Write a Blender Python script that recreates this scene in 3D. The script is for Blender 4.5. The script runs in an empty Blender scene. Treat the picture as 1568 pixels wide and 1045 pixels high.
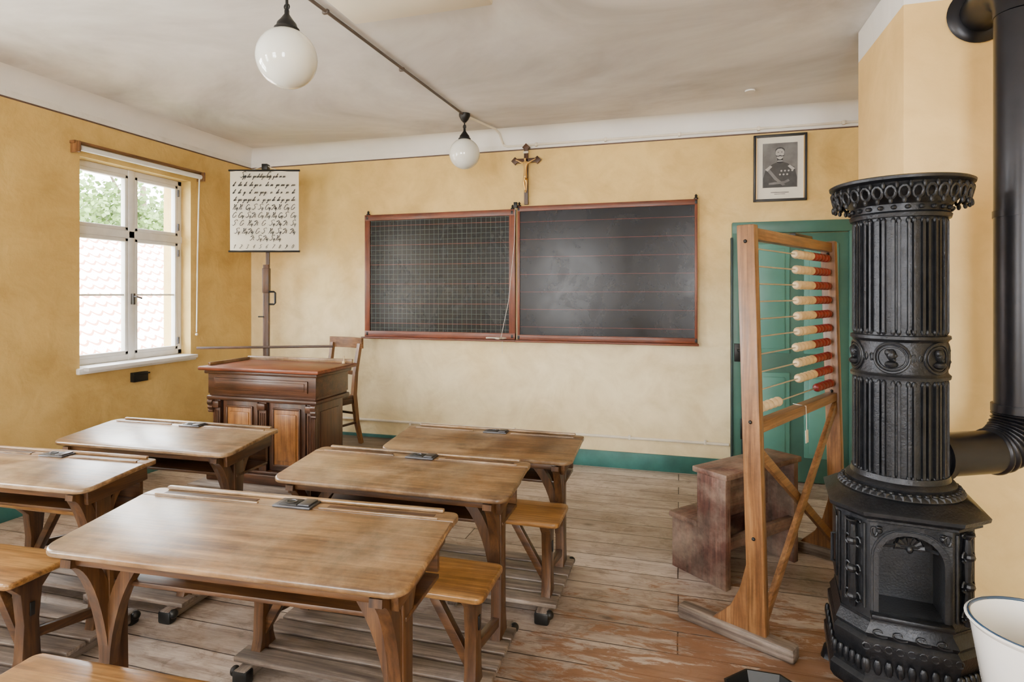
import bpy, bmesh, math, random
from mathutils import Vector, Matrix, Euler
random.seed(7)
scene=bpy.context.scene
R=math.radians

# ---------------------------------------------------------------- materials
def newmat(name):
    m=bpy.data.materials.new(name); m.use_nodes=True
    nt=m.node_tree; b=nt.nodes['Principled BSDF']
    return m,nt,b
def L(nt,a,b): nt.links.new(a,b)
def ramp(nt,stops):
    r=nt.nodes.new('ShaderNodeValToRGB'); e=r.color_ramp.elements
    e[0].position=stops[0][0]; e[0].color=(*stops[0][1],1)
    e[1].position=stops[-1][0]; e[1].color=(*stops[-1][1],1)
    for p,c in stops[1:-1]:
        x=e.new(p); x.color=(*c,1)
    return r
def mixc(nt,fac,a,b,typ='MIX'):
    m=nt.nodes.new('ShaderNodeMix'); m.data_type='RGBA'; m.blend_type=typ
    for s,v in ((m.inputs[0],fac),(m.inputs[6],a),(m.inputs[7],b)):
        if isinstance(v,(int,float)): s.default_value=v
        elif isinstance(v,tuple): s.default_value=(*v,1) if len(v)==3 else v
        else: nt.links.new(v,s)
    return m.outputs[2]
def math_(nt,op,a,b=None,c=None):
    m=nt.nodes.new('ShaderNodeMath'); m.operation=op
    for i,v in enumerate((a,b,c)):
        if v is None: continue
        if isinstance(v,(int,float)): m.inputs[i].default_value=v
        else: nt.links.new(v,m.inputs[i])
    return m.outputs[0]
def mapv(nt,vec,scale,loc=(0,0,0)):
    mp=nt.nodes.new('ShaderNodeMapping'); mp.inputs['Scale'].default_value=scale; mp.inputs['Location'].default_value=loc
    L(nt,vec,mp.inputs[0]); return mp.outputs[0]
def coords(nt,which='Object',scale=(1,1,1),loc=(0,0,0)):
    tc=nt.nodes.new('ShaderNodeTexCoord'); return mapv(nt,tc.outputs[which],scale,loc)
def noise(nt,vec,scale,detail=4,rough=.55,dist=0):
    n=nt.nodes.new('ShaderNodeTexNoise'); n.inputs['Scale'].default_value=scale
    n.inputs['Detail'].default_value=detail; n.inputs['Roughness'].default_value=rough
    n.inputs['Distortion'].default_value=dist
    if vec: L(nt,vec,n.inputs['Vector'])
    return n.outputs[0]
def bump(nt,b,h,strength=.3,dist=.01):
    n=nt.nodes.new('ShaderNodeBump'); n.inputs['Strength'].default_value=strength
    n.inputs['Distance'].default_value=dist; L(nt,h,n.inputs['Height']); L(nt,n.outputs[0],b.inputs['Normal'])
    return n
def g3(v): return (v,v,v)
def plain(name,col,rough=.5,metal=0,nz=.12,scale=12,bmp=0,coat=0):
    m,nt,b=newmat(name)
    v=coords(nt); n=noise(nt,v,scale,5)
    r=ramp(nt,[(.3,tuple(c*(1-nz) for c in col)),(.7,tuple(min(1,c*(1+nz)) for c in col))])
    L(nt,n,r.inputs[0]); L(nt,r.outputs[0],b.inputs['Base Color'])
    b.inputs['Roughness'].default_value=rough; b.inputs['Metallic'].default_value=metal
    if coat: b.inputs['Coat Weight'].default_value=coat; b.inputs['Coat Roughness'].default_value=.15
    if bmp: bump(nt,b,noise(nt,v,scale*6,4),bmp,.003)
    return m
def wood(name,dark,mid,light,axis=0,rough=.36,bmp=.25,wear=None,wearamt=.5,coat=.0,s=1.0,grime=.5):
    m,nt,b=newmat(name)
    sc=[7*s,7*s,7*s]; sc[axis]=.7*s
    oi=nt.nodes.new('ShaderNodeObjectInfo'); tc=nt.nodes.new('ShaderNodeTexCoord')
    va=nt.nodes.new('ShaderNodeVectorMath'); va.operation='ADD'; L(nt,tc.outputs['Object'],va.inputs[0]); L(nt,oi.outputs['Location'],va.inputs[1]); O=va.outputs[0]
    n1=noise(nt,mapv(nt,O,tuple(sc)),1.6,5,.6,1.8)
    sc2=[75*s,75*s,75*s]; sc2[axis]=2.5*s
    n2=noise(nt,mapv(nt,O,tuple(sc2)),1.3,3,.65,.3)
    r=ramp(nt,[(.28,dark),(.5,mid),(.72,light)]); L(nt,n1,r.inputs[0])
    r2=ramp(nt,[(.32,(.45,.41,.38)),(.6,(1.08,1.06,1.04))]); L(nt,n2,r2.inputs[0])
    c=mixc(nt,.8,r.outputs[0],r2.outputs[0],'MULTIPLY')
    if wear:
        n3=noise(nt,mapv(nt,O,(3,3,3)),1.2,7,.68)
        r3=ramp(nt,[(.42,g3(0)),(.64,g3(1))]); L(nt,n3,r3.inputs[0])
        f=math_(nt,'MULTIPLY',r3.outputs[0],wearamt)
        c=mixc(nt,f,c,wear)
    n4=noise(nt,mapv(nt,O,(2.2,2.2,2.2),(5,3,1)),1.6,8,.75)
    r4=ramp(nt,[(.38,g3(.38)),(.56,g3(1.05))]); L(nt,n4,r4.inputs[0])
    c=mixc(nt,grime,c,r4.outputs[0],'MULTIPLY')
    n5=noise(nt,mapv(nt,O,(30,30,30),(2,7,1)),2.0,6,.8,2.0)
    r5=ramp(nt,[(.30,g3(.55)),(.42,g3(1))]); L(nt,n5,r5.inputs[0])
    c=mixc(nt,.5,c,r5.outputs[0],'MULTIPLY')
    L(nt,c,b.inputs['Base Color'])
    rr=math_(nt,'MULTIPLY_ADD',n4,.35,rough-.14); L(nt,rr,b.inputs['Roughness'])
    bump(nt,b,n2,bmp,.002)
    if coat: b.inputs['Coat Weight'].default_value=coat; b.inputs['Coat Roughness'].default_value=.22
    return m

def plaster(name,top,low,white,split=2.73,zr=(.5,2.3),b1=.55,var=.7):
    m,nt,b=newmat(name)
    g=nt.nodes.new('ShaderNodeNewGeometry'); sep=nt.nodes.new('ShaderNodeSeparateXYZ')
    L(nt,g.outputs['Position'],sep.inputs[0]); P=g.outputs['Position']
    n1=noise(nt,P,1.1,6,.6,.4); n2=noise(nt,P,4,7,.65,.5); n3=noise(nt,P,1.6,5,.6,1.0)
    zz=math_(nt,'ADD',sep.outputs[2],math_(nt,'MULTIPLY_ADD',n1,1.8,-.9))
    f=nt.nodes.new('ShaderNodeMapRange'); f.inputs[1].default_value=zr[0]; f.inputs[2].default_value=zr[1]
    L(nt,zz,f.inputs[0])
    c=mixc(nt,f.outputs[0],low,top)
    r=ramp(nt,[(.3,(.78,.73,.64)),(.55,(1,1,1)),(.75,(1.08,1.08,1.10))]); L(nt,n2,r.inputs[0])
    c=mixc(nt,var,c,r.outputs[0],'MULTIPLY')
    r=ramp(nt,[(.35,(.80,.76,.67)),(.6,(1.05,1.05,1.05))]); L(nt,n3,r.inputs[0])
    c=mixc(nt,var,c,r.outputs[0],'MULTIPLY')
    wf=math_(nt,'GREATER_THAN',sep.outputs[2],split)
    rw=ramp(nt,[(.3,tuple(x*.86 for x in white)),(.65,white)]); L(nt,n3,rw.inputs[0])
    c=mixc(nt,wf,c,rw.outputs[0])
    L(nt,c,b.inputs['Base Color']); b.inputs['Roughness'].default_value=.62
    h=math_(nt,'ADD',noise(nt,P,4.0,3,.45,.5),math_(nt,'MULTIPLY',noise(nt,P,38,4,.6),.12))
    bump(nt,b,h,b1,.035)
    return m

M={}
M['wall']=plaster('plaster_ochre',(.76,.525,.175),(.90,.77,.48),(.86,.83,.79),zr=(.75,2.15),b1=.45,var=.65)  # cream low to yellow high: the wall's illumination painted into its colour
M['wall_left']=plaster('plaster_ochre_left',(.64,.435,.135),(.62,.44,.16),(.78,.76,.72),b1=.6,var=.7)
M['wall_ch']=plaster('plaster_peach',(.82,.555,.21),(.82,.61,.27),(.88,.86,.83),b1=.25,var=.4)
M['wall_out']=plain('plaster_outside',(.6,.55,.45),.8)
m,nt,b=newmat('ceiling_limewash'); g=nt.nodes.new('ShaderNodeNewGeometry'); P=g.outputs['Position']
n1=noise(nt,mapv(nt,P,(.8,1.1,1)),.8,7,.6,.8); r=ramp(nt,[(.32,(.42,.395,.38)),(.5,(.63,.61,.595)),(.66,(.80,.785,.77))]); L(nt,n1,r.inputs[0])
L(nt,r.outputs[0],b.inputs['Base Color']); b.inputs['Roughness'].default_value=.85
bump(nt,b,noise(nt,P,2.6,3,.5),.5,.03); M['ceil']=m
M['white']=plain('white_paint',(.76,.70,.58),.6,nz=.08)
M['cove']=plain('cove_limewash',(.78,.76,.73),.8,nz=.06,scale=2.5)
M['panelcream']=plain('ceiling_panel_cream',(.74,.68,.55),.7,nz=.05,scale=2.5)
M['winwhite']=plain('window_white_paint',(.74,.74,.74),.4,nz=.06)
M['teal']=plain('teal_paint',(.035,.15,.14),.5,nz=.35,scale=5)
M['tealdoor']=plain('teal_door_paint',(.055,.15,.12),.42,nz=.2,scale=3)
M['tealpanel']=plain('teal_panel_paint',(.09,.26,.22),.42,nz=.12,scale=3)
M['tealshadow']=plain('teal_shadow_edge',(.015,.035,.04),.5)
M['line']=plain('trim_line_paint',(.10,.06,.045),.7)
# floor
m,nt,b=newmat('worn_plank_floor'); g=nt.nodes.new('ShaderNodeNewGeometry'); P=g.outputs['Position']
wob=nt.nodes.new('ShaderNodeVectorMath'); wob.operation='ADD'
nw=nt.nodes.new('ShaderNodeTexNoise'); nw.inputs['Scale'].default_value=1.5; L(nt,P,nw.inputs['Vector'])
ws=nt.nodes.new('ShaderNodeVectorMath'); ws.operation='SCALE'; ws.inputs['Scale'].default_value=.012; L(nt,nw.outputs['Color'],ws.inputs[0])
L(nt,P,wob.inputs[0]); L(nt,ws.outputs[0],wob.inputs[1])
br=nt.nodes.new('ShaderNodeTexBrick'); br.offset=.37; br.inputs['Scale'].default_value=1
br.inputs['Brick Width'].default_value=3.3; br.inputs['Row Height'].default_value=.165
br.inputs['Mortar Size'].default_value=.0034; br.inputs['Mortar Smooth'].default_value=.3
br.inputs['Color1'].default_value=(.46,.385,.335,1); br.inputs['Color2'].default_value=(.66,.58,.52,1); br.inputs['Mortar'].default_value=(.06,.038,.026,1)
L(nt,wob.outputs[0],br.inputs['Vector'])
n1=noise(nt,mapv(nt,P,(1.1,16,1)),1.5,7,.7,.9)
r=ramp(nt,[(.26,(.40,.33,.29)),(.47,(.93,.90,.88)),(.72,(1.12,1.12,1.12))]); L(nt,n1,r.inputs[0])
c=mixc(nt,.9,br.outputs[0],r.outputs[0],'MULTIPLY')
nf=noise(nt,mapv(nt,P,(6,90,1)),1.5,3,.6); rf=ramp(nt,[(.35,g3(.66)),(.6,g3(1.05))]); L(nt,nf,rf.inputs[0])
c=mixc(nt,.65,c,rf.outputs[0],'MULTIPLY')
vo=nt.nodes.new('ShaderNodeTexVoronoi'); vo.inputs['Scale'].default_value=1.5; L(nt,mapv(nt,P,(1.5,3.1,1)),vo.inputs['Vector'])
rk=ramp(nt,[(.04,g3(1)),(.13,g3(0))]); L(nt,vo.outputs['Distance'],rk.inputs[0])
kf=math_(nt,'MULTIPLY',rk.outputs[0],.85); c=mixc(nt,kf,c,(.08,.04,.022))
ns=noise(nt,mapv(nt,P,(.8,1.6,1)),1.1,7,.7); rs=ramp(nt,[(.40,g3(1)),(.60,(.48,.43,.39))]); L(nt,ns,rs.inputs[0])
c=mixc(nt,.85,c,rs.outputs[0],'MULTIPLY')
nd=noise(nt,mapv(nt,P,(5,9,1)),1.6,8,.8,1.0); rd=ramp(nt,[(.38,(.45,.40,.36)),(.5,g3(1))]); L(nt,nd,rd.inputs[0]); c=mixc(nt,.65,c,rd.outputs[0],'MULTIPLY')
sep=nt.nodes.new('ShaderNodeSeparateXYZ'); L(nt,P,sep.inputs[0])
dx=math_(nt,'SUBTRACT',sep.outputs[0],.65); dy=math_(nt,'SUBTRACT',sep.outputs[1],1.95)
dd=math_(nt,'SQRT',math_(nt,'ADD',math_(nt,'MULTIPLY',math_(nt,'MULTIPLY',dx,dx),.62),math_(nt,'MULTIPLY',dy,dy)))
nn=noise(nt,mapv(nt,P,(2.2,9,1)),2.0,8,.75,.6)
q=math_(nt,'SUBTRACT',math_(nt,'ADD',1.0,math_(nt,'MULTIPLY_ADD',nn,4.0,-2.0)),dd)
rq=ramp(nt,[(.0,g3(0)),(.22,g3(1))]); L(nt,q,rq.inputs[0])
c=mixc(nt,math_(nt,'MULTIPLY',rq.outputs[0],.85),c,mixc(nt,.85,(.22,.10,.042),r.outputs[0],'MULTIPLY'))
L(nt,c,b.inputs['Base Color']); b.inputs['Roughness'].default_value=.46
hh=math_(nt,'SUBTRACT',math_(nt,'MULTIPLY',n1,.3),br.outputs['Fac'])
bump(nt,b,hh,.6,.008); M['floor']=m

oak=dict(dark=(.065,.029,.010),mid=(.215,.115,.043),light=(.38,.235,.105))
for i,a in enumerate('xyz'):
    M['oak_'+a]=wood('oak_'+a,axis=i,**oak,wear=(.40,.30,.19),wearamt=.55,rough=.34,coat=.3,grime=.75)
    M['oakdark_'+a]=wood('oak_leg_'+a,(.022,.008,.003),(.075,.031,.010),(.155,.072,.024),axis=i,rough=.38,coat=.15)
    M['red_'+a]=wood('mahogany_'+a,(.026,.009,.004),(.070,.025,.010),(.13,.050,.020),axis=i,rough=.36,coat=.15)
    M['honey_'+a]=wood('honey_wood_'+a,(.19,.07,.016),(.33,.135,.032),(.45,.21,.06),axis=i,rough=.34,coat=.2)
    M['grey_'+a]=wood('worn_grey_slat_'+a,(.06,.045,.037),(.19,.15,.125),(.34,.29,.255),axis=i,rough=.5)
    M['frame_'+a]=wood('board_frame_'+a,(.10,.022,.007),(.18,.040,.012),(.25,.068,.022),axis=i,rough=.4,coat=.1)
    M['abac_'+a]=wood('abacus_wood_'+a,(.11,.042,.013),(.23,.105,.036),(.35,.18,.07),axis=i,rough=.38,coat=.15)
    M['step_'+a]=wood('worn_red_step_'+a,(.035,.014,.010),(.11,.043,.030),(.19,.09,.063),axis=i,rough=.6,wear=(.33,.25,.19),wearamt=.6,bmp=.9,grime=.8)
    M['dkwood_'+a]=wood('dark_wood_'+a,(.025,.010,.005),(.07,.028,.012),(.13,.055,.02),axis=i,rough=.4)
M['seat']=wood('bench_seat_oak',(.12,.048,.010),(.28,.135,.036),(.40,.22,.07),axis=0,rough=.3,coat=.25)
m,nt,b=newmat('cast_iron'); v=coords(nt); n=noise(nt,v,25,5); r=ramp(nt,[(.3,(.009,.010,.013)),(.7,(.022,.024,.029))]); L(nt,n,r.inputs[0])
geo=nt.nodes.new('ShaderNodeNewGeometry'); rp=ramp(nt,[(.56,g3(0)),(.68,g3(1))]); L(nt,geo.outputs['Pointiness'],rp.inputs[0])  # lighter tone on raised edges paints highlights into the iron colour
L(nt,mixc(nt,math_(nt,'MULTIPLY',rp.outputs[0],.4),r.outputs[0],(.08,.085,.095)),b.inputs['Base Color']); b.inputs['Metallic'].default_value=.6; b.inputs['Roughness'].default_value=.34
bump(nt,b,noise(nt,v,130,4),.45,.003); M['iron']=m
M['ironpipe']=plain('black_stove_pipe',(.014,.014,.018),.33,.5,nz=.2)
M['blackmetal']=plain('black_metal',(.02,.02,.02),.4,.6)
M['conduit']=plain('conduit_grey',(.10,.08,.07),.5)
M['greymetal']=plain('dull_metal',(.10,.10,.11),.4,.8)
M['steel']=plain('rod_steel',(.55,.55,.55),.3,.9)
M['brass']=plain('brass',(.62,.38,.12),.35,.8)
M['cream']=plain('bead_cream',(.66,.49,.28),.4,nz=.15)
M['beadred']=plain('bead_red',(.20,.007,.012),.35,nz=.3)
M['paper']=plain('aged_paper',(.70,.66,.56),.8,nz=.08,scale=4)
M['ink']=plain('ink',(.015,.013,.012),.7)
M['enamel']=plain('white_enamel',(.80,.80,.78),.15,nz=.02,coat=.5)
M['enamelblue']=plain('blue_enamel_rim',(.02,.05,.10),.2)
M['chalkcloth']=plain('cloth',(.68,.60,.48),.9)
M['cord']=plain('cord',(.72,.68,.6),.8)
M['greyphoto']=plain('photo_backdrop',(.13,.125,.12),.5,nz=.4,scale=8)
M['photodark']=plain('photo_dark',(.015,.015,.015),.5)
M['photoskin']=plain('photo_light_grey',(.38,.36,.33),.5)
M['photomid']=plain('photo_mid_grey',(.035,.033,.032),.5,nz=.3,scale=20)
M['bark']=plain('bark',(.12,.09,.06),.9)
M['leaf']=plain('leaf',(.12,.20,.05),.6,nz=.6,scale=2)
M['grass']=plain('grass',(.08,.14,.04),.9,nz=.4)
m,nt,b=newmat('opal_glass'); b.inputs['Roughness'].default_value=.08
b.inputs['Subsurface Weight'].default_value=.2; b.inputs['Subsurface Radius'].default_value=(.05,.05,.05); b.inputs['Coat Weight'].default_value=.6
L(nt,mixc(nt,noise(nt,coords(nt),4),(.76,.77,.71),(.81,.82,.76)),b.inputs['Base Color']); M['opal']=m
m,nt,b=newmat('window_glass'); tr=nt.nodes.new('ShaderNodeBsdfTransparent'); gl=nt.nodes.new('ShaderNodeBsdfGlossy'); gl.inputs['Roughness'].default_value=.02
mx=nt.nodes.new('ShaderNodeMixShader'); mx.inputs[0].default_value=.03; L(nt,tr.outputs[0],mx.inputs[1]); L(nt,gl.outputs[0],mx.inputs[2])
L(nt,mx.outputs[0],nt.nodes['Material Output'].inputs[0]); M['glass']=m
def linemask(nt,val,period,width,off=0.0):
    a=math_(nt,'FRACT',math_(nt,'DIVIDE',math_(nt,'ADD',val,100+off),period))
    return math_(nt,'LESS_THAN',a,width/period)
def board(name,kind):
    m,nt,b=newmat(name)
    tc=nt.nodes.new('ShaderNodeTexCoord'); s=nt.nodes.new('ShaderNodeSeparateXYZ'); L(nt,tc.outputs['Object'],s.inputs[0])
    O=tc.outputs['Object']
    n=noise(nt,O,2.2,7,.68,1.0)
    r=ramp(nt,[(.4,(.003,.0025,.005)),(.62,(.007,.006,.009)),(.8,(.022,.019,.024))] if kind=='lines' else [(.35,(.003,.004,.005)),(.75,(.008,.010,.011))]); L(nt,n,r.inputs[0]); c=r.outputs[0]
    if kind=='grid':
        per=.0455
        f=math_(nt,'MAXIMUM',linemask(nt,s.outputs[0],per,.003),linemask(nt,s.outputs[2],per,.003))
        c=mixc(nt,math_(nt,'MULTIPLY',f,.6),c,(.12,.15,.14))
        f2=linemask(nt,s.outputs[2],per*4,.004); c=mixc(nt,math_(nt,'MULTIPLY',f2,.7),c,(.20,.055,.035))
    else:
        f=linemask(nt,s.outputs[2],.152,.004,.03); c=mixc(nt,math_(nt,'MULTIPLY',f,.5),c,(.20,.04,.03))
    L(nt,c,b.inputs['Base Color'])
    rr=ramp(nt,[(.3,g3(.20)),(.7,g3(.32))]); L(nt,noise(nt,O,3,6,.7,.5),rr.inputs[0]); L(nt,rr.outputs[0],b.inputs['Roughness'])
    b.inputs['Specular IOR Level'].default_value=.25
    bump(nt,b,noise(nt,O,2.5,2,.5),.08,.02)
    return m
M['bgrid']=board('blackboard_grid','grid'); M['blines']=board('blackboard_lines','lines')
m,nt,b=newmat('roof_tile'); g=nt.nodes.new('ShaderNodeNewGeometry'); s=nt.nodes.new('ShaderNodeSeparateXYZ'); L(nt,g.outputs['Position'],s.inputs[0])
row_=math_(nt,'DIVIDE',math_(nt,'ADD',s.outputs[2],20),.165)
sc_=math_(nt,'ABSOLUTE',math_(nt,'SINE',math_(nt,'MULTIPLY',math_(nt,'DIVIDE',s.outputs[1],.23),math.pi)))
v_=math_(nt,'FRACT',math_(nt,'ADD',row_,math_(nt,'MULTIPLY',sc_,.42)))
f=math_(nt,'LESS_THAN',v_,.24)
c=mixc(nt,f,(.78,.70,.65),(.40,.17,.11)); n=noise(nt,g.outputs['Position'],2.5,5)
r=ramp(nt,[(.3,(.88,.84,.82)),(.7,g3(1))]); L(nt,n,r.inputs[0]); c=mixc(nt,.8,c,r.outputs[0],'MULTIPLY')
L(nt,c,b.inputs['Base Color']); b.inputs['Roughness'].default_value=.8; M['tile']=m

# ---------------------------------------------------------------- builder
class B:
    def __init__(s,name): s.name=name; s.bm=bmesh.new(); s.mats=[]
    def add(s,t,mat,M4=None):
        if mat not in s.mats: s.mats.append(mat)
        i=s.mats.index(mat)
        for f in t.faces: f.material_index=i
        if M4 is not None: bmesh.ops.transform(t,matrix=M4,verts=t.verts)
        me=bpy.data.meshes.new('t'); t.to_mesh(me); t.free(); s.bm.from_mesh(me); bpy.data.meshes.remove(me)
    def box(s,c,sz,mat,rot=(0,0,0),bev=.003,M4=None):
        t=bmesh.new(); bmesh.ops.create_cube(t,size=1); bmesh.ops.scale(t,vec=sz,verts=t.verts)
        if bev>0:
            bv=min(bev,min(sz)*.4); bmesh.ops.bevel(t,geom=list(t.edges),offset=bv,segments=2,affect='EDGES',profile=.5)
        X=Matrix.Translation(c)@Euler(rot).to_matrix().to_4x4()
        if M4 is not None: X=M4@X
        s.add(t,mat,X)
    def beam(s,p1,p2,w,h,mat,side=(0,1,0),bev=.003):
        p1=Vector(p1);p2=Vector(p2); d=p2-p1; l=d.length; x=d.normalized(); y=Vector(side); y=(y-x*y.dot(x)).normalized(); z=x.cross(y)
        X=Matrix((x,y,z)).transposed().to_4x4(); X.translation=(p1+p2)/2
        t=bmesh.new(); bmesh.ops.create_cube(t,size=1); bmesh.ops.scale(t,vec=(l,w,h),verts=t.verts)
        if bev>0: bmesh.ops.bevel(t,geom=list(t.edges),offset=min(bev,w*.4,h*.4),segments=2,affect='EDGES',profile=.5)
        s.add(t,mat,X)
    def sweep(s,pts,side,w,h,mat):
        pts=[Vector(p) for p in pts]; S=Vector(side).normalized(); t=bmesh.new(); rings=[]
        for i,p in enumerate(pts):
            T=(pts[min(i+1,len(pts)-1)]-pts[max(i-1,0)]).normalized(); Nn=S.cross(T).normalized()
            hh=h[i] if isinstance(h,(list,tuple)) else h
            rings.append([t.verts.new(p+S*a*w/2+Nn*b_*hh/2) for a,b_ in((-1,-1),(1,-1),(1,1),(-1,1))])
        for a,b_ in zip(rings,rings[1:]):
            for k in range(4): t.faces.new((a[k],a[(k+1)%4],b_[(k+1)%4],b_[k]))
        t.faces.new(rings[0][::-1]); t.faces.new(rings[-1])
        bmesh.ops.recalc_face_normals(t,faces=t.faces); s.add(t,mat)
    def tube(s,pts,r,mat,segs=12,cap=True):
        pts=[Vector(p) for p in pts]; t=bmesh.new(); rings=[]
        T=(pts[1]-pts[0]).normalized(); U=T.orthogonal().normalized()
        for i,p in enumerate(pts):
            T=(pts[min(i+1,len(pts)-1)]-pts[max(i-1,0)]).normalized()
            U=(U-T*U.dot(T)).normalized(); V=T.cross(U)
            rr=r[i] if isinstance(r,(list,tuple)) else r
            rings.append([t.verts.new(p+(U*math.cos(a)+V*math.sin(a))*rr) for a in [2*math.pi*k/segs for k in range(segs)]])
        for a,b_ in zip(rings,rings[1:]):
            for k in range(segs): t.faces.new((a[k],a[(k+1)%segs],b_[(k+1)%segs],b_[k]))
        if cap: t.faces.new(rings[0][::-1]); t.faces.new(rings[-1])
        bmesh.ops.recalc_face_normals(t,faces=t.faces); s.add(t,mat)
    def lathe(s,prof,mat,segs=32,c=(0,0,0),fn=None,M4=None,cap=True):
        t=bmesh.new(); rings=[]
        for r,z in prof:
            ring=[]
            for k in range(segs):
                a=2*math.pi*k/segs; rr=max(r,1e-4)+(fn(a,z) if fn else 0)
                ring.append(t.verts.new((rr*math.cos(a),rr*math.sin(a),z)))
            rings.append(ring)
        for a,b_ in zip(rings,rings[1:]):
            for k in range(segs): t.faces.new((a[k],a[(k+1)%segs],b_[(k+1)%segs],b_[k]))
        if cap: t.faces.new(rings[0][::-1]); t.faces.new(rings[-1])
        X=Matrix.Translation(c)
        if M4 is not None: X=M4@X
        bmesh.ops.recalc_face_normals(t,faces=t.faces); s.add(t,mat,X)
    def ball(s,c,r,mat,seg=16,rot=(0,0,0)):
        t=bmesh.new(); bmesh.ops.create_uvsphere(t,u_segments=seg,v_segments=max(6,seg//2),radius=1)
        if isinstance(r,(int,float)): r=(r,r,r)
        s.add(t,mat,Matrix.Translation(c)@Euler(rot).to_matrix().to_4x4()@Matrix.Diagonal((*r,1)))
    def prism(s,poly,z0,z1,mat,M4=None,bev=0,fn=None,segs=2):
        t=bmesh.new(); vs=[t.verts.new((x,y,z0)) for x,y in poly]; f=t.faces.new(vs)
        r=bmesh.ops.extrude_face_region(t,geom=[f]); nv=[v for v in r['geom'] if isinstance(v,bmesh.types.BMVert)]
        bmesh.ops.translate(t,vec=(0,0,z1-z0),verts=nv); bmesh.ops.recalc_face_normals(t,faces=t.faces)
        if bev:
            ed=[e for e in t.edges if abs(e.verts[0].co.z-e.verts[1].co.z)<1e-6]
            bmesh.ops.bevel(t,geom=ed,offset=bev,segments=segs,affect='EDGES',profile=.5)
        if fn:
            for v in t.verts: v.co=Vector(fn(v.co))
        s.add(t,mat,M4)
    def grid(s,rows,mat,closed=False):
        t=bmesh.new(); V=[[t.verts.new(p) for p in r] for r in rows]
        for a,b_ in zip(V,V[1:]):
            n=len(a)
            for k in range(n if closed else n-1): t.faces.new((a[k],a[(k+1)%n],b_[(k+1)%n],b_[k]))
        s.add(t,mat)
    def done(s,loc=(0,0,0),rotz=0,parent=None,smooth=35,fn=None):
        if fn:
            for v in s.bm.verts: v.co=Vector(fn(v.co))
        me=bpy.data.meshes.new(s.name); s.bm.to_mesh(me); s.bm.free()
        for mm in s.mats: me.materials.append(M[mm])
        for p in me.polygons: p.use_smooth=True
        me.set_sharp_from_angle(angle=R(smooth))
        o=bpy.data.objects.new(s.name,me); scene.collection.objects.link(o); o.location=loc; o.rotation_euler=(0,0,rotz)
        if parent: o.parent=parent
        return o
def empty(name,loc,rz=0):
    e=bpy.data.objects.new(name,None); scene.collection.objects.link(e); e.location=loc; e.rotation_euler=(0,0,rz); return e
XZ=Matrix(((1,0,0,0),(0,0,-1,0),(0,1,0,0),(0,0,0,1)))
def arc(c,r,a0,a1,n): return [(c[0]+r*math.cos(a0+(a1-a0)*i/n),c[1]+r*math.sin(a0+(a1-a0)*i/n)) for i in range(n+1)]

# ---------------------------------------------------------------- room
XL,XR,YB,YF,ZC=-4.17,1.8,5.0,-2.6,2.9
T=.3
b=B('floor'); b.box(((XL+XR)/2,(YB+YF)/2,-.1),(XR-XL+.6,YB-YF+.6,.2),'floor',bev=0); b.done()
b=B('ceiling'); b.box(((XL+XR)/2,(YB+YF)/2,ZC+.15),(XR-XL+.6,YB-YF+.6,.3),'ceil',bev=0); b.done()
def wall(name,axis,pos,out,a0,a1,openings,mat):
    b=B(name)
    def seg(u0,u1,z0,z1):
        if u1-u0<1e-4 or z1-z0<1e-4: return
        c=pos+out*T/2
        if axis=='x': b.box((c,(u0+u1)/2,(z0+z1)/2),(T,u1-u0,z1-z0),mat,bev=0)
        else: b.box(((u0+u1)/2,c,(z0+z1)/2),(u1-u0,T,z1-z0),mat,bev=0)
    cur=a0
    for (u0,u1,z0,z1) in sorted(openings):
        seg(cur,u0,0,ZC); seg(u0,u1,0,z0); seg(u0,u1,z1,ZC); cur=u1
    seg(cur,a1,0,ZC)
    return b.done()
WZ0,WZ1=.91,2.46
leftwins=[(3.23,4.234,WZ0,WZ1),(.9,1.95,WZ0,WZ1),(-1.6,-.55,WZ0,WZ1)]
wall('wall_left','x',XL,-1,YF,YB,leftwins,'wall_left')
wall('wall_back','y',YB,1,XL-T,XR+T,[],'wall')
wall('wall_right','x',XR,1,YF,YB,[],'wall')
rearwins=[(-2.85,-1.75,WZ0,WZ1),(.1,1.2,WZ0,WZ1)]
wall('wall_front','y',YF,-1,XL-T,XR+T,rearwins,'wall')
b=B('wall_chimney'); b.box(((.945+XR)/2,(2.95+3.63)/2,ZC/2),(XR-.945,.68,ZC),'wall_ch',bev=.006); b.done()
def cove(name,horizontal):
    r=.12; b=B(name); prof=[(r-r*math.cos(a),-(r-r*math.sin(a))) for a in [math.pi/2*i/8 for i in range(9)]]
    rows=[]
    for d,z in prof:
        if horizontal=='back': rows.append([(XL,YB-d,ZC+z),(XR,YB-d,ZC+z)])
        else: rows.append([(XL+d,YF,ZC+z),(XL+d,YB,ZC+z)])
    b.grid(rows,'cove'); return b.done()
cove('trim_cove_back','back'); cove('trim_cove_left','left')
b=B('trim_line_back'); b.box(((XL+XR)/2,YB-.003,2.73),(XR-XL,.006,.010),'line',bev=0); b.done()
b=B('trim_line_left'); b.box((XL+.003,(YB+YF)/2,2.73),(.006,YB-YF,.010),'line',bev=0); b.done()
b=B('baseboard_back'); b.box(((XL+.39)/2,YB-.011,.0675),(.39-XL,.022,.135),'teal'); b.box((1.55,YB-.011,.0675),(.5,.022,.135),'teal'); b.done()
b=B('baseboard_left'); b.box((XL+.011,(YB+YF)/2,.0675),(.022,YB-YF-.05,.135),'teal'); b.done()
b=B('trim_pipe_back'); b.tube([(XL+.9,YB-.014,.27),(.38,YB-.014,.255)],.012,'white',8)
for x in (-2.4,-1.4,-.4,.2): b.box((x,YB-.012,.262),(.02,.028,.035),'white')
b.done()

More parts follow.
